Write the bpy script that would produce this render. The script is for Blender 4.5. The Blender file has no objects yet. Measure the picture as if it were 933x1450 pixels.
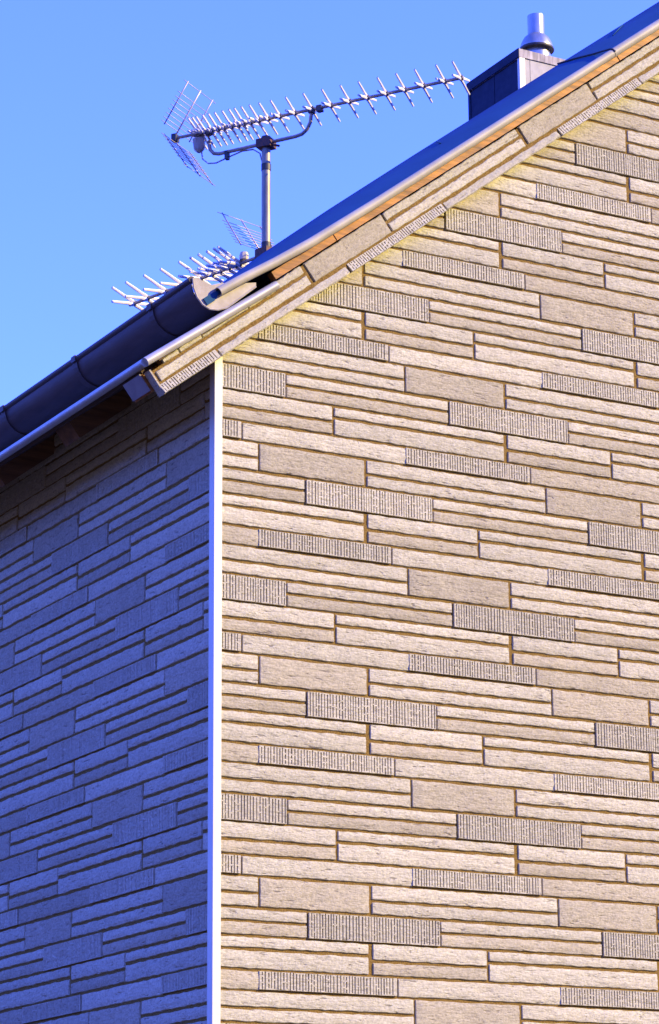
import bpy, bmesh, math, random
from mathutils import Vector, Matrix, noise
C = bpy.context
SC = C.scene
COL = SC.collection
rnd = random.Random(7)
W = 0.6                    # width of one cladding panel in metres: the scene is laid out in panel widths
ZC = 1.6 - 0.305 * W       # height of layout level 0 over the ground
ZG = -ZC / W               # the ground in layout units

def P(x, y, z):
    return Vector((x * W, y * W, z * W + ZC))

# ------------------------------------------------------------------ camera
cam = bpy.data.cameras.new('camera')
camo = bpy.data.objects.new('camera', cam); COL.objects.link(camo)
yaw, pitch, roll, fpx = 0.5109, 0.2786, -0.0078, 3955.47
fw = Vector((math.sin(yaw) * math.cos(pitch), math.cos(yaw) * math.cos(pitch), math.sin(pitch)))
rt = Vector((math.cos(yaw), -math.sin(yaw), 0)); up = rt.cross(fw)
r2 = math.cos(roll) * rt + math.sin(roll) * up; u2 = -math.sin(roll) * rt + math.cos(roll) * up
M = Matrix((r2, u2, -fw)).transposed().to_4x4(); M.translation = P(-7.00446, -13.81752, 0.305)
camo.matrix_world = M
cam.sensor_fit = 'HORIZONTAL'; cam.sensor_width = 36.0; cam.lens = fpx * 36.0 / 933.0
cam.shift_y = -25.0 / 933.0
cam.clip_start = 0.1; cam.clip_end = 5000
SC.camera = camo

# ------------------------------------------------------------------ light
EL = math.radians(29.5)
SH = Vector((0.75, -0.66, 0)).normalized()
sdir = Vector((SH.x * math.cos(EL), SH.y * math.cos(EL), math.sin(EL)))
world = bpy.data.worlds.new('World'); SC.world = world; world.use_nodes = True
nt = world.node_tree; nt.nodes.clear()
sky = nt.nodes.new('ShaderNodeTexSky'); sky.sky_type = 'NISHITA'; sky.sun_disc = False
sky.sun_elevation = EL; sky.sun_rotation = math.atan2(SH.x, SH.y)
sky.air_density = 1.0; sky.dust_density = 0.1; sky.ozone_density = 6.0; sky.altitude = 300
bg = nt.nodes.new('ShaderNodeBackground'); bg.inputs[1].default_value = 0.15
wo = nt.nodes.new('ShaderNodeOutputWorld')
tint = nt.nodes.new('ShaderNodeMix'); tint.data_type = 'RGBA'; tint.blend_type = 'MULTIPLY'; tint.inputs['Factor'].default_value = 1.0
tint.inputs['B'].default_value = (0.78, 0.80, 2.70, 1)          # the whole sky a deeper blue, as the photograph's colours are
nt.links.new(sky.outputs[0], tint.inputs['A']); nt.links.new(tint.outputs['Result'], bg.inputs[0]); nt.links.new(bg.outputs[0], wo.inputs[0])
sun = bpy.data.lights.new('sun', 'SUN'); sun.energy = 3.5; sun.angle = math.radians(0.5); sun.color = (1.0, 0.77, 0.26)
suno = bpy.data.objects.new('sun', sun); COL.objects.link(suno)
suno.rotation_euler = sdir.to_track_quat('Z', 'Y').to_euler()
suno.location = (10, -10, 20)
SC.view_settings.view_transform = 'Standard'; SC.view_settings.look = 'None'
SC.view_settings.exposure = 1.25; SC.view_settings.gamma = 1.0

# ------------------------------------------------------------------ materials
def mat(name, col, rough=0.7, metal=0.0, build=None, spec=None):
    m = bpy.data.materials.new(name); m.use_nodes = True
    n = m.node_tree.nodes; l = m.node_tree.links; b = n['Principled BSDF']
    b.inputs['Base Color'].default_value = (*col, 1); b.inputs['Roughness'].default_value = rough
    b.inputs['Metallic'].default_value = metal
    if spec is not None: b.inputs['Specular IOR Level'].default_value = spec
    if build: build(n, l, b)
    return m
def nz(n, l, vec, scale, detail=4, rough=0.6):
    t = n.new('ShaderNodeTexNoise'); t.inputs['Scale'].default_value = scale
    t.inputs['Detail'].default_value = detail; t.inputs['Roughness'].default_value = rough
    if vec is not None: l.new(vec, t.inputs['Vector'])
    return t.outputs['Fac']
def ramp(n, l, fac, stops):
    r = n.new('ShaderNodeValToRGB'); e = r.color_ramp.elements
    while len(e) < len(stops): e.new(0.5)
    for i, (p, c) in enumerate(stops):
        e[i].position = p; e[i].color = (*c, 1)
    l.new(fac, r.inputs[0]); return r.outputs[0]
def mapping(n, l, vec, scale=(1, 1, 1), rot=(0, 0, 0), off=None):
    m = n.new('ShaderNodeMapping'); m.inputs['Scale'].default_value = scale; m.inputs['Rotation'].default_value = rot
    l.new(vec, m.inputs['Vector'])
    if off is not None: l.new(off, m.inputs['Location'])
    return m.outputs[0]
def mix(n, l, fac, a, b, mode='MIX'):
    x = n.new('ShaderNodeMix'); x.data_type = 'RGBA'; x.blend_type = mode
    for s, v in ((x.inputs['Factor'], fac), (x.inputs['A'], a), (x.inputs['B'], b)):
        if isinstance(v, (int, float)): s.default_value = v
        elif isinstance(v, tuple): s.default_value = (*v, 1)
        else: l.new(v, s)
    return x.outputs['Result']
def math_(n, l, op, a, b=0.0):
    x = n.new('ShaderNodeMath'); x.operation = op
    for s, v in zip(x.inputs, (a, b)):
        if isinstance(v, (int, float)): s.default_value = v
        else: l.new(v, s)
    return x.outputs[0]
def bump(n, l, h, strength, dist, b):
    x = n.new('ShaderNodeBump'); x.inputs['Strength'].default_value = strength; x.inputs['Distance'].default_value = dist
    l.new(h, x.inputs['Height']); l.new(x.outputs[0], b.inputs['Normal'])

def stone(c1, c2, cracks=1.0):
    def f(n, l, b):
        tc = n.new('ShaderNodeTexCoord').outputs['Object']
        oi = n.new('ShaderNodeObjectInfo')
        off = n.new('ShaderNodeCombineXYZ'); l.new(math_(n, l, 'MULTIPLY', oi.outputs['Random'], 37.0), off.inputs[0])
        l.new(math_(n, l, 'MULTIPLY', oi.outputs['Random'], 11.0), off.inputs[2])
        v = mapping(n, l, tc, off=off.outputs[0])
        g = nz(n, l, v, 105, 3, 0.8)
        big = nz(n, l, v, 9, 4, 0.6)
        col = ramp(n, l, g, [(0.30, tuple(x * 0.66 for x in c1)), (0.5, c1), (0.70, tuple(min(1, x * 1.22) for x in c1))])
        col = mix(n, l, ramp(n, l, big, [(0.35, (0, 0, 0)), (0.7, (0.75, 0.75, 0.75))]), col, mix(n, l, 0.55, c2, col))
        # oblique split marks of the pressed stone face
        vs = mapping(n, l, v, scale=(13, 13, 62), rot=(0, math.radians(24), 0))
        s1 = nz(n, l, vs, 1.0, 3, 0.62)
        crack = ramp(n, l, s1, [(0.30, (1, 1, 1)), (0.375, (0, 0, 0))])
        vp = mapping(n, l, v, scale=(26, 26, 70), rot=(0, math.radians(-14), 0))
        s2 = nz(n, l, vp, 1.0, 2, 0.6)
        crack2 = ramp(n, l, s2, [(0.24, (1, 1, 1)), (0.31, (0, 0, 0))])
        cr = math_(n, l, 'MAXIMUM', crack, crack2)
        col = mix(n, l, math_(n, l, 'MULTIPLY', cr, 0.52 * cracks), col, (0.13, 0.095, 0.07))
        geo = n.new('ShaderNodeNewGeometry').outputs['Position']
        run = nz(n, l, mapping(n, l, geo, scale=(5, 5, .55)), 1.0, 4, 0.65)          # faint rain streaks across the wall
        tone = math_(n, l, 'ADD', math_(n, l, 'MULTIPLY', oi.outputs['Random'], 0.18), math_(n, l, 'ADD', 0.78, math_(n, l, 'MULTIPLY', run, 0.26)))
        col = mix(n, l, 1.0, col, tone, 'MULTIPLY')
        l.new(col, b.inputs['Base Color'])
        vo = mapping(n, l, v, scale=(34, 34, 120), rot=(0, math.radians(33), 0))
        s3 = nz(n, l, vo, 1.0, 3, 0.7)
        col = mix(n, l, 1.0, col, ramp(n, l, s3, [(0.33, (.86, .85, .84)), (0.5, (1, 1, 1))]), 'MULTIPLY')
        l.new(col, b.inputs['Base Color'])
        h = math_(n, l, 'ADD', math_(n, l, 'MULTIPLY', g, 0.5), math_(n, l, 'MULTIPLY', s1, 1.2))
        h = math_(n, l, 'ADD', h, math_(n, l, 'MULTIPLY', s3, 0.9))
        h = math_(n, l, 'ADD', h, math_(n, l, 'MULTIPLY', cr, -0.6 * cracks))
        bump(n, l, h, 0.55, 0.006, b)
    return f
M_PALE = mat('pale_stone', (.5, .44, .4), 0.92, build=stone((0.535, 0.512, 0.370), (0.475, 0.425, 0.295)), spec=0.2)
M_TAN = mat('tan_stone', (.45, .38, .33), 0.92, build=stone((0.450, 0.414, 0.286), (0.385, 0.334, 0.224)), spec=0.2)
M_FLUTE = mat('combed_stone', (.5, .44, .4), 0.92, build=stone((0.530, 0.505, 0.368), (0.46, 0.408, 0.288), 0.5), spec=0.2)

def b_mortar(n, l, b):
    tc = n.new('ShaderNodeTexCoord').outputs['Object']
    g = nz(n, l, tc, 190, 3, 0.7)
    col = ramp(n, l, g, [(0.3, (0.105, 0.062, 0.016)), (0.5, (0.215, 0.138, 0.036)), (0.72, (0.34, 0.225, 0.07))])
    l.new(col, b.inputs['Base Color']); bump(n, l, g, 0.6, 0.004, b)
M_MORTAR = mat('ochre_joint', (.33, .2, .06), 0.95, build=b_mortar, spec=0.1)

def streak(c1, c2, sc=(3, 3, 3), scale=4.0, bmp=0.0, rot=(0, 0, 0)):
    def f(n, l, b):
        tc = n.new('ShaderNodeTexCoord').outputs['Object']
        v = mapping(n, l, tc, scale=sc, rot=rot)
        g = nz(n, l, v, scale, 5, 0.6)
        l.new(ramp(n, l, g, [(0.32, c1), (0.68, c2)]), b.inputs['Base Color'])
        if bmp: bump(n, l, g, bmp, 0.004, b)
    return f
M_TRIM = mat('white_trim', (.8, .78, .76), 0.45, build=streak((.67, .65, .51), (.75, .73, .58), (4, 4, .5)))
M_ROOF = mat('blue_grey_roof_sheet', (.1, .2, .35), 0.75, build=streak((.012, .066, .145), (.018, .088, .185), (1, 1, 1), 3.0), spec=0.15)
M_ROLL = mat('pale_painted_sheet', (.5, .46, .42), 0.55, build=streak((.33, .31, .235), (.45, .42, .325), (3, 3, 3), 2.5))
M_LEDGE = mat('zinc_ledge_sheet', (.62, .62, .63), 0.42, 0.25, build=streak((.40, .39, .34), (.53, .52, .45), (3, 3, 3), 3))
M_ZINC = mat('weathered_gutter_zinc', (.2, .18, .2), 0.55, 0.0, spec=0.25, build=streak((.055, .034, .028), (.10, .066, .055), (3, .7, 5), 5))
M_CAP = mat('light_zinc_end', (.75, .72, .68), 0.6, build=streak((.28, .24, .18), (.46, .42, .34), (5, 5, 5), 3))
def b_wood(c1, c2):
    return streak(c1, c2, (2.2, 14, 26), 2.0, 0.4, (0, math.radians(37.6), 0))
M_WOOD = mat('orange_stained_wood', (.5, .2, .04), 0.6, build=b_wood((.11, .036, .007), (.52, .21, .032)))
M_DARKWOOD = mat('brown_wood', (.12, .07, .04), 0.75, build=b_wood((.10, .055, .028), (.24, .13, .06)))
M_SOFFIT = mat('dark_brown_board', (.05, .03, .02), 0.8, build=streak((.035, .022, .016), (.075, .045, .03), (8, 1, 8), 3))
M_GREYPLATE = mat('grey_primed_plate', (.5, .5, .5), 0.6, build=streak((.24, .22, .21), (.32, .30, .28), (6, 6, 6), 3))
M_MAST = mat('galvanised_steel', (.5, .48, .46), 0.45, 0.35, build=streak((.20, .185, .145), (.36, .33, .26), (9, 9, 2), 3))
M_BOOM = mat('dull_aluminium', (.4, .36, .3), 0.5, 0.3, build=streak((.30, .255, .20), (.46, .40, .32), (9, 9, 9), 3))
M_ELEM = mat('cream_plastic_rod', (.85, .82, .74), 0.5, build=streak((.80, .77, .69), (.90, .88, .82), (9, 9, 9), 3))
M_ROD = mat('grey_aluminium_rod', (.5, .45, .36), 0.45, 0.3, build=streak((.42, .36, .27), (.60, .54, .44), (9, 9, 9), 3))
M_BLACK = mat('black_plastic', (.03, .03, .035), 0.5, build=streak((.022, .022, .026), (.05, .05, .055), (9, 9, 9), 3))
M_CLAMP = mat('rusty_clamp', (.1, .05, .04), 0.7, build=streak((.05, .04, .04), (.20, .07, .04), (20, 20, 20), 3))
M_BOX = mat('beige_plastic', (.5, .45, .38), 0.5, build=streak((.46, .41, .34), (.58, .53, .45), (9, 9, 9), 3))
M_CABLE = mat('grey_cable', (.4, .4, .42), 0.5, build=streak((.36, .36, .38), (.46, .46, .48), (9, 9, 9), 3))
M_CHIM = mat('fibre_cement_panel', (.55, .52, .5), 0.85, build=streak((.38, .365, .32), (.52, .50, .44), (5, 5, 3), 4, .2))
M_CONC = mat('weathered_concrete', (.5, .46, .42), 0.9, build=streak((.18, .16, .14), (.62, .57, .52), (14, 14, 2.2), 2.6, .3))
M_FLUE = mat('brushed_steel_flue', (.6, .6, .6), 0.32, 0.75, build=streak((.34, .36, .33), (.50, .51, .47), (9, 9, 3), 3))
M_SLATE = mat('shade_blue_slate', (.1, .1, .11), 0.75, spec=0.12, build=streak((.014, .026, .055), (.028, .045, .085), (5, 5, 5), 3))  # navy tone puts the shade of the chimney's left side into the slate
def b_ground(n, l, b):
    tc = n.new('ShaderNodeTexCoord').outputs['Object']
    g = nz(n, l, tc, 40, 4, 0.7); h = nz(n, l, tc, 0.15, 4, 0.6)
    col = ramp(n, l, g, [(0.3, (.035, .025, .017)), (0.7, (.065, .046, .03))])
    col = mix(n, l, ramp(n, l, h, [(0.4, (0, 0, 0)), (0.6, (.6, .6, .6))]), col, (.04, .04, .018))
    l.new(col, b.inputs['Base Color']); bump(n, l, g, .4, .01, b)
M_GROUND = mat('gravelly_ground', (.2, .17, .12), 0.95, build=b_ground)

# ------------------------------------------------------------------ object helpers
def tag(o, label=None, cat=None, group=None, kind=None):
    for k, v in (('label', label), ('category', cat), ('group', group), ('kind', kind)):
        if v: o[k] = v
    return o
def empty(name, x, y, z):
    o = bpy.data.objects.new(name, None); COL.objects.link(o); o.location = P(x, y, z)
    o.empty_display_size = 0.2; o.matrix_basis = Matrix.Translation(o.location); return o
WM = {}                                                   # world matrices, kept by hand (no depsgraph needed)
def link(name, me, parent=None, world=None):
    o = bpy.data.objects.new(name, me); COL.objects.link(o)
    world = world or Matrix.Identity(4)
    WM[o.name] = world
    if parent is not None:
        o.parent = parent
        pw = WM.get(parent.name, Matrix.Translation(parent.location))
        o.matrix_basis = pw.inverted() @ world
    else:
        o.matrix_basis = world
    return o
class MB:
    """collects shapes in layout units; build() links them as one mesh"""
    def __init__(s): s.v = []; s.f = []; s.sm = []
    def face(s, pts, sm=False):
        i = len(s.v); s.v += [tuple(p) for p in pts]; s.f.append(tuple(range(i, i + len(pts)))); s.sm.append(sm)
    def grid(s, rows, sm=True, closed=False):
        i = len(s.v); n = len(rows[0])
        for r in rows: s.v += [tuple(p) for p in r]
        for a in range(len(rows) - 1):
            for b in range(n if closed else n - 1):
                c = (b + 1) % n
                s.f.append((i + a * n + b, i + a * n + c, i + (a + 1) * n + c, i + (a + 1) * n + b)); s.sm.append(sm)
    def box(s, lo, hi, fr=None):
        x0, y0, z0 = lo; x1, y1, z1 = hi
        c = [(x0, y0, z0), (x1, y0, z0), (x1, y1, z0), (x0, y1, z0), (x0, y0, z1), (x1, y0, z1), (x1, y1, z1), (x0, y1, z1)]
        if fr: c = [fr(*p) for p in c]
        i = len(s.v); s.v += [tuple(p) for p in c]
        for f in ((0, 3, 2, 1), (4, 5, 6, 7), (0, 1, 5, 4), (1, 2, 6, 5), (2, 3, 7, 6), (3, 0, 4, 7)):
            s.f.append(tuple(i + k for k in f)); s.sm.append(False)
    def tube(s, pts, r, n=8, caps=True):
        pts = [Vector(p) for p in pts]; rows = []
        rs = r if isinstance(r, (list, tuple)) else [r] * len(pts)
        for k, p in enumerate(pts):
            d = (pts[min(k + 1, len(pts) - 1)] - pts[max(k - 1, 0)]).normalized()
            a = d.cross(Vector((0, 0, 1)))
            if a.length < 1e-3: a = d.cross(Vector((0, 1, 0)))
            a.normalize(); b = a.cross(d)
            rows.append([p + rs[k] * (math.cos(t) * a + math.sin(t) * b) for t in (2 * math.pi * q / n for q in range(n))])
        s.grid(rows, True, True)
        if caps:
            s.face(list(reversed(rows[0]))); s.face(rows[-1])
    def lathe(s, c, prof, n=28):
        s.grid([[(c[0] + r * math.cos(2 * math.pi * q / n), c[1] + r * math.sin(2 * math.pi * q / n), z) for q in range(n)] for r, z in prof], True, True)
    def prism(s, poly, y0, y1):
        """polygon of (x, z), extruded along y"""
        s.face([(x, y0, z) for x, z in poly]); s.face([(x, y1, z) for x, z in reversed(poly)])
        n = len(poly)
        for k in range(n):
            a, b = poly[k], poly[(k + 1) % n]
            s.face([(a[0], y0, a[1]), (a[0], y1, a[1]), (b[0], y1, b[1]), (b[0], y0, b[1])])
    def mesh(s, name, m, origin=None, merge=True):
        me = bpy.data.meshes.new(name)
        o = origin or Vector((0, 0, 0))
        me.from_pydata([((p[0] - o[0]) * W, (p[1] - o[1]) * W, (p[2] - o[2]) * W) for p in s.v], [], s.f)
        me.polygons.foreach_set('use_smooth', s.sm)
        bm = bmesh.new(); bm.from_mesh(me)
        if merge: bmesh.ops.remove_doubles(bm, verts=bm.verts, dist=1e-5)
        bmesh.ops.recalc_face_normals(bm, faces=bm.faces)
        for e in bm.edges:
            if len(e.link_faces) == 2 and e.calc_face_angle(0) > 0.7: e.smooth = False
        bm.to_mesh(me); bm.free()
        me.materials.append(m); return me
    def build(s, name, m, parent=None, origin=None):
        if origin is None:
            xs = [sum(p[k] for p in s.v) / len(s.v) for k in range(3)]; origin = Vector(xs)
        origin = Vector(origin)
        return link(name, s.mesh(name, m, origin), parent, Matrix.Translation(P(*origin)))

# ------------------------------------------------------------------ layout numbers (panel widths)
TH = math.radians(37.6); CT, ST = math.cos(TH), math.sin(TH)
X0, Z0 = -0.3827, 5.2633                # lower outer corner of the bargeboard
def ST2(s, t): return (X0 + s * CT - t * ST, Z0 + s * ST + t * CT)
def F(s, y, t):
    x, z = ST2(s, t); return (x, y, z)
XR = 5.3; DEP = 14.0                    # ridge, depth of the house
SR = (XR - X0) / CT
HH = 1.2679 / 2                         # a course group repeats every HH, shifted by one panel width
BR = 0.0115                              # how far the stones stand proud of the joints
# one course group: kind, u0, u1, v0 (top), v1, stone
GROUP = [('flute', 0.000, 0.853, 0.000, -0.138, 'F'), ('rough', 0.869, 1.985, 0.000, -0.057, 'P'), ('rough', 0.869, 1.985, -0.074, -0.138, 'T'),
         ('rough', 1.193, 2.383, -0.155, -0.209, 'P'), ('rough', 1.193, 2.383, -0.229, -0.324, 'P2'),
         ('rough', 0.414, 1.175, -0.153, -0.238, 'P'), ('rough', 0.414, 1.175, -0.257, -0.322, 'T2'),
         ('flute', -0.316, 0.561, -0.341, -0.435, 'F'), ('rough', 0.578, 1.683, -0.341, -0.439, 'D'),
         ('rough', 0.690, 1.391, -0.456, -0.614, 'T'), ('rough', 1.412, 2.676, -0.455, -0.533, 'P'), ('rough', 1.412, 2.676, -0.551, -0.614, 'P')]
SEAM = 0.405

def rough_mesh(w, h, seed, m):
    r = random.Random(seed); mb = MB()
    nx = max(3, int(w / 0.036)); nv = max(3, int(h / 0.019))
    off = Vector((r.uniform(-50, 50), r.uniform(-50, 50), 0))
    e = 0.0045
    us = [-w / 2, -w / 2 + e] + [-w / 2 + w * k / nx for k in range(1, nx)] + [w / 2 - e, w / 2]
    vs = [-h / 2, -h / 2 + e] + [-h / 2 + h * k / nv for k in range(1, nv)] + [h / 2 - e, h / 2]
    top = [r.uniform(-.0028, .0028) for _ in us]; bot = [r.uniform(-.0028, .0028) for _ in us]
    rows = []
    for b, v in enumerate(vs):
        row = []
        for a, u in enumerate(us):
            edge = a in (0, len(us) - 1) or b in (0, len(vs) - 1)
            q = (v + h / 2) / h
            dv = top[a] * q + bot[a] * (1 - q)
            n1 = noise.noise(Vector((u * 7 + v * 9, v * 30 - u * 4, 0)) + off)
            n2 = noise.noise(Vector((u * 30, v * 55, 3)) + off)
            y = 0.003 if edge else -(BR + 0.0042 * n1 + 0.0022 * n2 + (-.003 if (b in (1, len(vs) - 2) or a in (1, len(us) - 2)) else 0))
            row.append((u, y, v + dv))
        rows.append(row)
    mb.grid(rows, True)
    me = mb.mesh('brick', m)
    return me
def flute_mesh(w, h, seed, m, seam=None):
    r = random.Random(seed); mb = MB()
    x = -w / 2; k = 0
    def f(a, b, c, d, y): mb.face([(a, y, c), (b, y, c), (b, y, d), (a, y, d)])
    def slot(a, b, c, d, y, dp):
        mb.face([(a, y, c), (a, y + dp, c), (a, y + dp, d), (a, y, d)]); mb.face([(b, y, c), (b, y, d), (b, y + dp, d), (b, y + dp, c)])
        mb.face([(a, y, c), (b, y, c), (b, y + dp, c), (a, y + dp, c)]); mb.face([(a, y, d), (a, y + dp, d), (b, y + dp, d), (b, y, d)])
        f(a, b, c, d, y + dp)
    yb = -BR - 0.0025
    last = None
    def side(xx, ya, yb_): mb.face([(xx, ya, -h / 2), (xx, yb_, -h / 2), (xx, yb_, h / 2), (xx, ya, h / 2)])
    while x < w / 2 - 1e-4:
        rib = min(r.uniform(0.0095, 0.0150), w / 2 - x)
        f(x, x + rib, -h / 2, h / 2, yb)
        x += rib
        if x >= w / 2 - 0.012: 
            if w / 2 - x > 1e-5: f(x, w / 2, -h / 2, h / 2, yb)
            break
        g = r.uniform(0.0055, 0.0085)
        if seam is not None and abs(x - (seam - w / 2)) < 0.013: cuts = [(-h / 2 + .001, h / 2 - .001)]; g = .004
        else:
            q = r.random()
            a = -h / 2 + max(.0008, r.uniform(-0.004, 0.009)); b = h / 2 - max(.0008, r.uniform(-0.004, 0.009))
            if q < 0.58: cuts = [(a, b)]
            elif q < 0.9:
                c = r.uniform(a + .03, b - .03) if b - a > .07 else (a + b) / 2; cuts = [(a, c - .004), (c + .004, b)]
            else:
                c = a + (b - a) * r.uniform(.25, .4); d = a + (b - a) * r.uniform(.6, .78); cuts = [(a, c - .004), (c + .004, d - .004), (d + .004, b)]
        z = -h / 2
        for c, d in cuts:
            f(x, x + g, z, c, yb); slot(x, x + g, c, d, yb, 0.0132); z = d
        f(x, x + g, z, h / 2, yb)
        x += g
    # rim
    for (a, b, c, d) in ((-w / 2, -h / 2, w / 2, -h / 2), (w / 2, -h / 2, w / 2, h / 2), (w / 2, h / 2, -w / 2, h / 2), (-w / 2, h / 2, -w / 2, -h / 2)):
        mb.face([(a, yb, b), (a, .003, b), (c, .003, d), (c, yb, d)])
    me = mb.mesh('brick', m, merge=False)
    return me
def cut_mesh(me, planes):
    """copy of a stone cut by planes (co, outward normal) in its own local metres"""
    bm = bmesh.new(); bm.from_mesh(me)
    for co, no in planes:
        bmesh.ops.bisect_plane(bm, geom=bm.verts[:] + bm.edges[:] + bm.faces[:], plane_co=co, plane_no=no, clear_outer=True)
    n = bm.faces.__len__()
    m2 = bpy.data.meshes.new('brick'); bm.to_mesh(m2); bm.free()
    for m in me.materials: m2.materials.append(m)
    return m2 if n else None
CACHE = {}
def stone_mesh(i, var):
    if (i, var) not in CACHE:
        kind, u0, u1, v0, v1, st = GROUP[i]
        w, h = u1 - u0 + .0052, v0 - v1 + .0052
        if kind == 'flute':
            CACHE[i, var] = flute_mesh(w, h, 100 + i * 10 + var, M_FLUTE, SEAM - u0)
        else:
            CACHE[i, var] = rough_mesh(w, h, 300 + i * 10 + var, M_TAN if st[0] == 'T' or (st == 'D' and var == 1) else M_PALE)
    return CACHE[i, var]

# ------------------------------------------------------------------ the house
house = empty('house', 5.3, 7.0, ZG)
tag(house, 'gabled house clad in pale split stone panels with white corner trim and zinc gutter', 'house')

def wall_top(x): return ST2((x - X0 + 0.1 * ST) / CT, 0.1)[1] if x <= XR else wall_top(2 * XR - x)
def add(name, mb, m, parent=house): return mb.build(name, m, parent)

mb = MB(); mb.prism([(0, ZG), (2 * XR, ZG), (2 * XR, wall_top(0)), (XR, wall_top(XR)), (0, wall_top(0))], 0, 0.1)
gable = mb.build('gable_wall', M_MORTAR, house, (0, 0, 0))
mb = MB(); mb.box((0, 0.1, ZG), (0.1, DEP - .1, 5.76))
side = mb.build('side_wall', M_MORTAR, house, (0, 0, 0))
mb = MB(); mb.box((2 * XR - .1, 0.1, ZG), (2 * XR, DEP - .1, 5.6)); add('side_wall', mb, M_MORTAR)
mb = MB(); mb.prism([(0, ZG), (2 * XR, ZG), (2 * XR, wall_top(0)), (XR, wall_top(XR)), (0, wall_top(0))], DEP - .1, DEP); add('gable_wall', mb, M_MORTAR)

U0, V0 = 0.5842, 4.8983 + 0.0
UL, VL = -(0.4914 + 0.8507), 4.2893
stuff_g, stuff_s = MB(), MB()
count = 0
for wall in (0, 1):
    for k in range(-9, 20):
        for i, (kind, a, b, c, d, st) in enumerate(GROUP):
            for per in range(-9, 10):
                sh = (k % 2) + 2 * per
                u0, u1 = a + sh, b + sh; v0, v1 = c - k * HH, d - k * HH
                if wall == 0:
                    u0 += U0; u1 += U0; v0 += V0; v1 += V0
                    lo, hi = 0.012, 2 * XR - 0.02
                    if u1 < lo or u0 > hi or v1 > wall_top(min(max((u0 + u1) / 2, 0), 2 * XR)) + .35 or v1 < ZG: continue
                else:
                    u0 += UL; u1 += UL; v0 += VL; v1 += VL      # u grows towards the corner, u = -y
                    lo, hi = -(DEP - .1), -0.012
                    if u1 < lo or u0 > hi or v1 > 5.74 or v1 < ZG: continue
                # what the picture can show, with a margin
                if wall == 0: near = u0 < 3.55 and v0 > 1.72
                else: near = u1 > -3.35 and v0 > 1.72
                hang = []
                if wall == 0:
                    for (x, z) in ((u0, v0), (u1, v0)):
                        if z > wall_top(x): hang.append(1)
                    if not near and any(z > wall_top(x) for x, z in ((u0, v0), (u1, v0))): continue
                elif v0 > 5.75: hang.append(2)
                cuts = []
                uc, vc = (u0 + u1) / 2, (v0 + v1) / 2
                if u0 < lo - 1e-4: cuts.append((Vector(((lo - uc) * W, 0, 0)), Vector((-1, 0, 0))))
                if u1 > hi + 1e-4: cuts.append((Vector(((hi - uc) * W, 0, 0)), Vector((1, 0, 0))))
                if 1 in hang: cuts.append((Vector((0, 0, (wall_top(uc) - vc) * W)), Vector((-ST, 0, CT))))
                if 2 in hang: cuts.append((Vector((0, 0, (5.75 - vc) * W)), Vector((0, 0, 1))))
                if not near:
                    x0, x1 = max(u0, lo), min(u1, hi)
                    if wall == 0: stuff_g.box((x0, -BR, v1), (x1, .003, min(v0, 99)))
                    else: stuff_s.box((-BR, -x1, v1), (.003, -x0, min(v0, 5.75)))
                    continue
                var = 0 if kind == 'rough' and i not in (8,) else (k + per) % 3 if kind == 'flute' else (k + per) % 2
                me = stone_mesh(i, var)
                if cuts:
                    me = cut_mesh(me, cuts)
                    if me is None: continue
                if wall == 0: mw = Matrix.Translation(P(uc, 0, vc))
                else: mw = Matrix.Translation(P(0, -uc, vc)) @ Matrix.Rotation(-math.pi / 2, 4, 'Z')
                link('brick', me, gable if wall == 0 else side, mw); count += 1
tag(add('outer_bricks', stuff_g, M_PALE, gable), kind='stuff')
tag(add('outer_bricks', stuff_s, M_PALE, side), kind='stuff')
print('wall stones:', count)

# corner trim: an L-shaped profile
mb = MB()
mb.prism([(-0.032, ZG), (0.018, ZG), (0.018, 5.60), (-0.032, 5.60)], -0.026, -0.016)
mb.box((-0.032, -0.016, ZG), (-0.020, 0.040, 5.62))
add('corner_trim', mb, M_TRIM)

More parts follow.
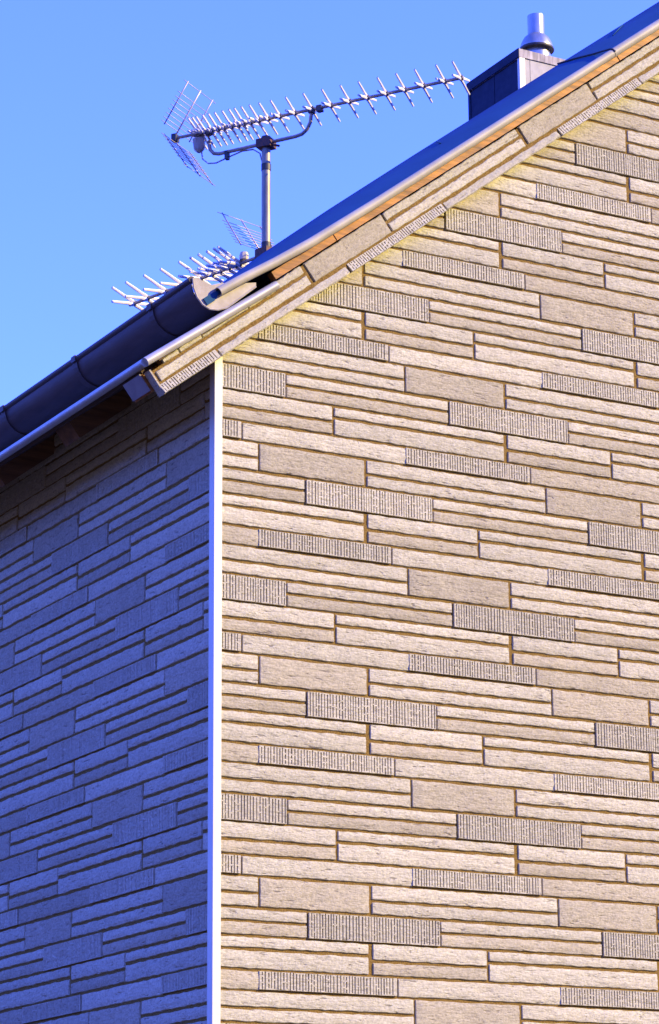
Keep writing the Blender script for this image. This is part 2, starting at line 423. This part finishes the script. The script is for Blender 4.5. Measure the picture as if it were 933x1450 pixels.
# bargeboard: backing (ochre joints) with the same stones laid along the slope
mb = MB()
lowt = 0.150
mb.box((0.004, -0.082, 0.004), (1.04, -0.015, lowt), F); mb.box((1.04, -0.082, 0.004), (SR, -0.015, 0.197), F)
barge = mb.build('bargeboard', M_MORTAR, house, (0, 0, 0))
mb = MB(); mb.box((-0.004, -0.088, 0.0), (0.006, -0.017, lowt + .012), F); add('end_stone', mb, M_TAN, barge)
RB = Matrix.Rotation(-TH, 4, 'Y')
def barge_stone(me, sc, tc, tilt=0.0, y=-0.082):
    x, z = ST2(sc, tc)
    link('brick', me, barge, Matrix.Translation(P(x, y, z)) @ RB @ Matrix.Rotation(tilt, 4, 'X'))
k = 0
for base in (-1.958, 0.012, 1.98, 3.95, 5.92):
    # double course base+.. 1.27 long, then a single deep stone .69 long
    for a, b, deep in ((base + .012, base + 1.262, False), (base + 1.288, base + 1.972, True)):
        a2, b2 = max(a, 0.0), min(b, SR - .01)
        if b2 - a2 < .05: continue
        segs = [(a2, b2)] if not (a2 < 1.04 < b2) else [(a2, 1.035), (1.045, b2)]
        if deep: rowsd = [(0.072, 0.203, M_TAN)]
        else: rowsd = [(0.072, 0.134, M_PALE), (0.150, 0.203, M_PALE)]
        for q, (t0, t1, m) in enumerate(rowsd):
            if q == 0 and not deep:
                barge_stone(rough_mesh(b2 - a2, t1 - t0, 900 + k, m), (a2 + b2) / 2, (t0 + t1) / 2); k += 1; continue
            for s0, s1 in segs:
                tt = t1 if s1 > 1.05 else 0.172
                if s1 <= 1.05:                                # broken short pieces at the foot
                    for c0, c1, th_ in ((0.0, .10, .168), (.105, .235, .176), (.24, .42, .180), (.425, .80, .170), (.805, 1.035, .183)):
                        if c1 <= s1 and c0 >= s0 - .01:
                            barge_stone(rough_mesh(c1 - c0, th_ - t0, 900 + k, m), (c0 + c1) / 2, (t0 + th_) / 2); k += 1
                else:
                    barge_stone(rough_mesh(s1 - s0 - .004, tt - t0, 900 + k, m), (s0 + s1) / 2, (t0 + tt) / 2); k += 1
for a, b, fl in ((0.0, .448, 1), (.462, 1.555, 0), (1.570, 2.420, 1), (2.435, 3.528, 0), (3.542, 4.345, 1), (4.360, 5.46, 0), (5.475, 6.33, 1), (6.345, SR - .02, 0)):
    me = flute_mesh(b - a, .056, 950 + k, M_FLUTE, None) if fl else rough_mesh(b - a, .054, 950 + k, M_PALE)
    barge_stone(me, (a + b) / 2, 0.028, math.radians(-16), -0.080); k += 1
mb = MB(); mb.box((0, -0.082, 0.004), (SR, -0.015, 0.2), lambda s, y, t: (2 * XR - F(s, y, t)[0], y, F(s, y, t)[2])); add('bargeboard', mb, M_MORTAR)

# wood under the roof edge
mb = MB()
for s0, s1, y in ((1.075, 1.60, -.088), (1.602, 2.95, -.092), (2.952, 4.30, -.088), (4.302, 5.7, -.092), (5.702, SR - .02, -.088)):
    mb.box((s0, y, 0.211), (s1, -0.03, 0.262), F)
add('verge_board', mb, M_WOOD)
mb = MB(); mb.box((0.10, -0.070, 0.152), (1.03, -0.03, 0.205), F); add('ledge_board', mb, M_DARKWOOD)

# roof sheet, its raised and rolled verge
def tb(s):
    pts = [(0.60, .331), (0.85, .318), (1.1, .298), (1.4, .283), (2.0, .276), (9, .273)]
    for (a, p), (b, q) in zip(pts, pts[1:]):
        if s <= b: return p + (q - p) * max(0, s - a) / (b - a)
def tt(s):
    pts = [(0.60, .352), (0.85, .362), (1.1, .375), (1.4, .392), (2.0, .406), (2.8, .412), (9, .412)]
    for (a, p), (b, q) in zip(pts, pts[1:]):
        if s <= b: return p + (q - p) * max(0, s - a) / (b - a)
SS = [.545, .60, .65, .75, .85, 1.0, 1.1, 1.25, 1.4, 1.7, 2.0, 2.4, 2.8, 3.5, 4.24, 5.0, 6.0, SR]
for side_ in (0, 1):
    fr = F if not side_ else (lambda s, y, t: (2 * XR - F(s, y, t)[0], y, F(s, y, t)[2]))
    mb = MB(); rows = []
    for s in SS:
        b, t = tb(s), tt(s); fl = min(.30, b + .02)
        wob = 0.0012 * math.sin(s * 5.1)
        s_ = min(s, SR)
        pr = [(-0.128, b - (.034 if s < .64 else .012)), (-0.128, b + .012), (0.02, b + .012 + (t - b) * .34 + wob), (0.20, b + .012 + (t - b) * .66 - wob), (0.36, t), (0.385, t - .004), (0.46, fl), (6, fl), (DEP - .4, fl), (DEP - .05, fl), (DEP + .13, fl), (DEP + .13, fl - .04), (0.0, b - .012)]
        # at the ridge the two slopes meet on the plane x = XR
        rr = []
        for y, tq in pr:
            sq = s_ + (tq * math.tan(TH) if s == SR else 0)
            rr.append(fr(sq, y, tq))
        rows.append(rr)
    mb.grid(rows, True, True); mb.face(rows[0]); mb.face(rows[-1])
    o = mb.build('roof', M_ROOF, house, (0, 0, 0))
    if not side_: roof = o
# rolled edge: an open tube of sheet along the verge
def roll(path, r, n=12, thick=.006, a0=0.0):
    mb = MB(); rows = []; inner = []
    for k_, (s, y, t) in enumerate(path):
        rows.append([F(s, y + r * math.cos(2 * math.pi * q / n), t + r * math.sin(2 * math.pi * q / n)) for q in range(n)])
        inner.append([F(s, y + (r - thick) * math.cos(2 * math.pi * q / n), t + (r - thick) * math.sin(2 * math.pi * q / n)) for q in range(n)])
    mb.grid(rows, True, True); mb.grid(inner, True, True); mb.grid([rows[0], inner[0]], False, True); mb.grid([rows[-1], inner[-1]], False, True)
    return mb
add('verge_roll', roll([(s, -0.138 + .0008 * math.sin(s * 7), tb(s)) for s in [x for x in SS if .64 < x < 4.23] + [4.228]], .0285), M_ROLL, roof)
add('verge_roll', roll([(s, -0.139, tb(s)) for s in (4.232, 5, 6, SR)], .030), M_ROLL, roof)
# seam strip where two lengths of verge sheet overlap
mb = MB()
sq = 4.236
pts = [(-0.170, tb(sq) + .0), (-0.160, tb(sq) + .022), (-0.138, tb(sq) + .033), (0.02, tb(sq) + .020 + (tt(sq) - tb(sq)) * .34), (0.20, tb(sq) + .019 + (tt(sq) - tb(sq)) * .66), (0.37, tt(sq) + .006)]
mb.tube([F(sq, y, t) for y, t in pts], .0062, 6)
add('sheet_seam', mb, M_BLACK, roof)
mb = MB()
for s0, s1 in ((2.9, 2.96), (4.63, 4.85)):
    b, t = tb(s0), tt(s0)
    mb.tube([F(s0, .20, b + .014 + (t - b) * .66), F(s1, .30, b + .016 + (t - b) * .85)], .004, 5)
add('sheet_crease', mb, M_ROOF, roof)
# zinc ledge over the eaves box with a rolled edge along verge and eaves
mb = MB(); mb.box((0.0, -0.105, 0.196), (1.02, DEP, 0.206), lambda s, y, t: F(s, y, t - .030 * s + .003))
ledge = mb.build('eaves_ledge', M_LEDGE, house, (0, 0, 0))
mb = MB(); mb.tube([F(s, -0.118, .2125 - .031 * s) for s in (-.012, .3, .6, 1.035)], .0265, 12); add('ledge_roll', mb, M_LEDGE, ledge)
mb = MB(); mb.tube([F(-.012, y, .2125) for y in (-.11, 1.1, 2.3, 3.5, 5, 8, DEP)], .0262, 12); add('ledge_roll', mb, M_LEDGE, ledge)

# eaves: soffit boards, rafters
yb = [-0.012, 2.6, 5.2, 7.8, 10.4, DEP - .1]
for (s0, s1) in ((-0.008, .155), (.1565, .30), (.3015, .47)):
    for a, b in zip(yb, yb[1:]):
        mb = MB(); mb.box((s0, a, 0.166), (s1, b - (.004 if b < DEP - .2 else 0), 0.1985), lambda s, y, t: F(s, y, t - .030 * s)); mb.build('soffit_board', M_SOFFIT, house)
y = -0.008
n = 0
while y < DEP - .4:
    mb = MB(); mb.box((-0.022 if n == 0 else 0.075, y, 0.046), (0.62, y + .215, 0.164), F)
    r_ = mb.build('rafter', M_DARKWOOD if n else M_WOOD, house)
    if n == 0:
        mb = MB(); mb.box((-0.030, y - .004, 0.060), (-0.023, y + .219, 0.172), F); mb.build('end_plate', M_GREYPLATE, r_)
    y += 1.175; n += 1

# gutter
GX, GZ, GR = -0.081, 5.964, 0.150
mb = MB()
angs = [math.radians(a) for a in range(176, 366, 10)]
def gp(r, a, y): return (GX + r * math.cos(a), y, GZ + r * math.sin(a))
ys = [-.106, 1, 2, 3, 5, 8, 11, DEP]
mb.grid([[gp(GR, a, y) for a in angs] for y in ys], True)
mb.grid([[gp(GR - .006, a, y) for a in angs] for y in ys], True)
gutter = mb.build('gutter', M_ZINC, house, (0, 0, 0))
mb = MB(); mb.tube([(GX - GR + .004, y, GZ + .014) for y in (-.112, 1, 3, 6, 10, DEP)], .0205, 12); add('gutter_bead', mb, M_ZINC, gutter)
mb = MB()
poly = [(-.226, 5.985), (-.218, 5.925), (-.196, 5.872), (-.160, 5.833), (-.115, 5.813), (-.060, 5.817), (-.005, 5.838), (.05, 5.884), (.12, 5.945), (.19, 6.005), (.19, 6.03), (.10, 6.01), (-.05, 5.985), (-.10, 5.965), (-.15, 5.972), (-.19, 5.995)]
mb.prism(poly, -.118, -.106)
add('end_cap', mb, M_CAP, gutter)
mb = MB(); mb.tube([(x, -.117, z) for x, z in poly[:10]], .006, 6); add('cap_rim', mb, M_CAP, gutter)
for y in (0.42, 1.52, 2.68, 3.84, 5.0, 6.2, 7.4, 8.6, 9.8, 11, 12.2):
    mb = MB()
    rows = [[gp(r, a, y_) for a in angs] for r, y_ in ((GR + .001, y - .03), (GR + .009, y - .03), (GR + .009, y + .03), (GR + .001, y + .03))]
    mb.grid(rows, False)
    mb.box((GX - GR - .022, y - .03, GZ - .01), (GX - GR - .012, y + .03, GZ + .03))
    add('gutter_bracket', mb, M_ZINC, gutter)

# chimney
CX0, CX1, CY0, CY1, CZT = 5.155, 6.0, 4.5, 5.32, 10.525
mb = MB(); mb.box((CX0 + .012, CY0 + .012, 9.0), (CX1 - .012, CY1 - .012, CZT - .07))
chim = mb.build('chimney', M_SLATE, house, (5.57, 4.9, 9.0))
mb = MB(); mb.box((CX0 - .006, CY0 - .008, CZT - .076), (CX1 + .01, CY1 + .01, CZT)); mb.box((CX0 + .02, CY0 + .02, CZT), (CX1 - .02, CY1 - .02, CZT + .012))
add('cap_band', mb, M_CONC, chim)
mb = MB(); mb.box((CX0 - .014, CY0 - .010, CZT - .078), (CX0 - .0065, CY1 + .012, CZT + .003)); add('cap_shade_strip', mb, M_SLATE, chim)  # dark strip paints the left side of the concrete band as shaded
# front cladding: corner strip and panels with dark joints
mb = MB(); mb.box((CX0 - .002, CY0 - .006, 9.3), (CX0 + .052, CY0 + .03, CZT - .078)); add('corner_strip', mb, M_TRIM, chim)
for a, b in ((.057, .105), (.110, .40), (.405, .84)):
    mb = MB(); mb.box((CX0 + a, CY0 + .001, 9.3), (CX0 + b, CY0 + .03, CZT - .081)); add('front_panel', mb, M_CHIM, chim)
for a, b in ((.035, .40), (.41, .785)):
    mb = MB(); mb.box((CX0 + .004, CY0 + a, 9.3), (CX0 + .03, CY0 + b, CZT - .09)); add('side_panel', mb, M_SLATE, chim)
mb = MB(); mb.box((CX0 - .004, CY1 - .03, 9.3), (CX0 + .03, CY1 + .004, CZT - .078)); add('corner_strip', mb, M_SLATE, chim)
FX, FY = 5.605, 4.9
mb = MB(); mb.lathe((FX, FY), [(.124, CZT), (.124, 10.72), (.12, 10.72)]); flue = add('flue_base', mb, M_FLUE, chim)
mb = MB(); mb.lathe((FX, FY), [(.146, 10.772), (.150, 10.785), (.146, 10.80), (.132, 10.845), (.110, 10.885), (.080, 10.912)]); mb.lathe((FX, FY), [(.146, 10.772), (.120, 10.79), (.08, 10.80)]); add('flue_cowl', mb, M_FLUE, chim)
mb = MB(); mb.lathe((FX, FY), [(.153, 10.765), (.156, 10.775), (.153, 10.785)]); mb.lathe((FX, FY), [(.12, 10.765), (.153, 10.765)]); add('cowl_rim', mb, M_BLACK, chim)
mb = MB(); mb.lathe((FX, FY), [(.120, 10.72), (.110, 10.77)]); add('flue_neck', mb, M_FLUE, chim)
mb = MB(); mb.lathe((FX, FY), [(.080, 10.90), (.074, 10.93), (.074, 11.10), (.070, 11.10), (.070, 10.95)]); add('flue_pipe', mb, M_FLUE, chim)

# ------------------------------------------------------------------ antennas
MX, MY = 2.4413, 4.0
mast = empty('antenna_mast', MX, MY, 7.80)
tag(mast, 'grey steel aerial mast standing on the roof behind the gutter', 'mast')
mb = MB(); mb.tube([(MX, MY, 7.4), (MX, MY, 8.2), (MX, MY, 8.93)], .0345, 16); mb.build('pole', M_MAST, mast)
mb = MB(); mb.lathe((MX, MY), [(.036, 8.925), (.044, 8.93), (.044, 8.95), (.036, 8.972), (.0, 8.978)]); mb.build('pole_cap', M_BLACK, mast)
for z in (8.715, 8.065):
    mb = MB(); mb.lathe((MX, MY), [(.0346, z - .026), (.0385, z - .026), (.0385, z + .026), (.0346, z + .026)]); mb.build('tape_band', M_BLACK, mast)

def antenna(label, org, d, along, z, a_, b_, r_el, lower_panel, hinge, tip, panel_scale=1.0):
    d = Vector((d[0], d[1], 0)).normalized(); L = Vector((d.y, -d.x, 0))       # L: sideways
    if L.dot(Vector((.489, .872, 0))) < 0: L = -L
    U = Vector((0, 0, 1)); o3 = Vector((org[0], org[1], 0))
    def Q(al, la, h): return o3 + d * al + L * la + U * h
    root = empty('television_antenna', *Q(0, 0, z)); tag(root, label, 'antenna', 'aerials on the roof mast')
    mb = MB(); mb.tube([Q(hinge, 0, z), Q((hinge + tip) / 2, 0, z), Q(tip, 0, z)], .0135, 8); mb.build('boom', M_BOOM, root)
    for al in along:
        mb = MB()
        for sx in (-1, 1):
            for sz in (-1, 1):
                bb = (b_ if sx * sz < 0 else b_ * .52) * .93
                # rods of the X: they leave the hub sideways, then spread up or down
                mb.tube([Q(al, sx * .010, z + sz * .012), Q(al, sx * a_ * .30, z + sz * bb * .38), Q(al, sx * a_ * .62, z + sz * bb * .72), Q(al, sx * a_, z + sz * bb * 1.08)], [r_el * 1.25, r_el * 1.1, r_el, r_el * .85], 6)
        e = mb.build('director', M_ELEM, root)
        mb = MB(); mb.box((-.013, -.016, -.016), (.013, .016, .022), lambda p, q, r: Q(al + p, q, z + r)); mb.build('element_clip', M_BLACK, e)
    # corner reflector: one or two rod grids hinged at the rear end
    for sg in ((1, -1) if lower_panel else (1,)):
        be, up_ = .230 * panel_scale, .345 * panel_scale * sg
        def R(f, la): return Q(hinge + be * f, la, z + .02 * sg + up_ * f)
        mb = MB(); mb.tube([R(0, 0), R(1, 0)], .0062, 6)
        ref = mb.build('reflector', M_ROD, root)
        for la in (-.20, .20):
            mb = MB(); mb.tube([R(.06, la), R(1.0, la)], .0050, 6); mb.build('support_rod', M_MAST, ref)
        for f in (.10, .18, .27, .36, .45, .54, .63, .73, .97):
            mb = MB(); mb.tube([R(f, -.255), R(f, .255)], .0030, 5); mb.build('cross_rod', M_ROD, ref)
    mb = MB(); mb.box((-.02, -.03, -.03), (.022, .03, .03), lambda p, q, r: Q(hinge + p, q, z + r)); mb.build('hinge', M_BLACK, root)
    return root, Q

AL = [-.54, -.483, -.43, -.375, -.308, -.247, -.199, -.138, -.066, .019, .12, .252, .404, .565, .723, .877, 1.038, 1.194, 1.351, 1.527, 1.663]
AL = [-.610, -.575] + AL
up_ant, Q = antenna('long rod television aerial on the curved bracket at the mast top', (MX, MY), (.563, -.8264), AL, 9.122, .155, .073, .0102, True, -.815, 1.684)
# feed box and folded dipole, support bracket, cable
mb = MB(); mb.tube([Q(-.60, 0, 9.10), Q(-.60, 0, 9.07), Q(-.595, 0, 8.99), Q(-.585, 0, 8.97)], [.05, .052, .046, .03], 8); mb.build('feed_box', M_BOX, up_ant)
mb = MB(); mb.tube([Q(-.508, 0, 9.10), Q(-.508, 0, 9.02), Q(-.495, 0, 8.96), Q(-.465, 0, 8.925), Q(-.42, 0, 8.912), Q(-.2, 0, 8.916), Q(0, .0, 8.92), Q(.26, 0, 8.925), Q(.315, 0, 8.934), Q(.36, 0, 8.965), Q(.388, 0, 9.02), Q(.400, 0, 9.12)], .0150, 10)
mb.build('support_bracket', M_BOOM, up_ant)
mb = MB(); mb.box((-.062, -.055, 8.876), (.062, .055, 8.945), lambda p, q, r: Q(p, q, r)); mb.tube([Q(.06, -.02, 8.89), Q(.13, -.03, 8.86)], .01, 6); mb.build('mast_clamp', M_CLAMP, up_ant)
for al in (-.508, .400, .47):
    mb = MB(); mb.box((-.022, -.024, -.028), (.022, .024, .02), lambda p, q, r: Q(al + p, q, 9.118 + r)); mb.build('boom_clamp', M_BLACK, up_ant)
mb = MB(); mb.box((-.014, -.02, -.05), (.014, .02, .02), lambda p, q, r: Q(-.345 + p, q, 8.90 + r)); mb.build('cable_clip', M_BLACK, up_ant)
cab = [(-.585, 8.985), (-.57, 8.90), (-.52, 8.855), (-.45, 8.845), (-.345, 8.872), (-.22, 8.90), (-.12, 8.895), (-.06, 8.85), (-.04, 8.77), (-.04, 8.5), (-.04, 8.06)]
mb = MB(); mb.tube([Q(a, 0.012, h) for a, h in cab], .0062, 6); mb.build('cable', M_CABLE, up_ant)

low, Q2 = antenna('lower television aerial lying just above the roof edge behind the gutter', (MX, MY), (-.27, .963), [.295, .345, .424, .521, .615, .746, .964, 1.162, 1.380, 1.546], 8.0, .235, .078, .0125, False, .055, 1.60)
mb = MB(); mb.box((-.06, -.055, -.035), (.07, .055, .04), lambda p, q, r: Q2(p, q, 8.0 + r)); mb.tube([Q2(-.02, .05, 8.02), Q2(-.02, .13, 8.03)], .012, 6); mb.build('mast_clamp', M_CLAMP, low)
mb = MB(); mb.tube([Q2(.03, 0, 8.0), Q2(.08, 0, 8.0)], .02, 8); mb.build('boom_joint', M_BLACK, low)
mb = MB(); mb.tube([Q2(.25, 0, 8.02), Q2(.25, 0, 8.05), Q2(.25, 0, 8.08)], [.035, .04, .03], 8); mb.build('feed_box', M_BOX, low)

# ------------------------------------------------------------------ ground
mb = MB(); mb.grid([[(x, y, ZG - .0) for x in (-3000, -60, 0, 60, 3000)] for y in (-3000, -60, 0, 60, 3000)], False)
g = mb.build('ground', M_GROUND, None, (0, 0, ZG)); tag(g, kind='structure')

# added terrain out of view, shaped to block part of the low sky
mb = MB(); rows = []
for i in range(16):
    row = []
    for j in range(97):
        az = yaw + 2 * math.pi * j / 96 - .001
        d = math.degrees((az - yaw + math.pi) % (2 * math.pi) - math.pi)      # degrees from the direction of view
        k = min(1, max(0, (abs(d) - 28) / 40)); k = k * k * (3 - 2 * k)
        side_h = 8.0 + 7.0 * (min(1, max(0, d / 40)) if abs(d) < 150 else .5 + .5 * (180 - abs(d)) / 30 * (1 if d > 0 else -1))
        el = math.radians(3.0 + side_h * k)
        r = 70 + 16 * i
        f = min(1, i / 11); f = f * f * (3 - 2 * f)
        if i > 12: f *= 1 - .15 * (i - 12)
        q = Vector((math.sin(az) * r, math.cos(az) * r, 0))
        h = 246 * math.tan(el) * f * (1 + .14 * noise.noise(q * .018)) + 3.5 * f * noise.noise(q * .12)
        row.append((q.x / W, q.y / W, ZG + (h - .4 * (1 - f)) / W))
    rows.append(row)
mb.grid(rows, True)
def b_slope(n, l, b):
    tc = n.new('ShaderNodeTexCoord').outputs['Object']
    g = nz(n, l, tc, 0.35, 6, 0.7)
    l.new(ramp(n, l, g, [(0.3, (.020, .022, .010)), (0.7, (.050, .045, .022))]), b.inputs['Base Color']); bump(n, l, g, 1.0, 1.5, b)
M_SLOPE = mat('sky_block_slope', (.04, .04, .02), 0.95, build=b_slope)
g = mb.build('sky_block_hills', M_SLOPE, None, (0, 0, ZG)); tag(g, kind='structure')
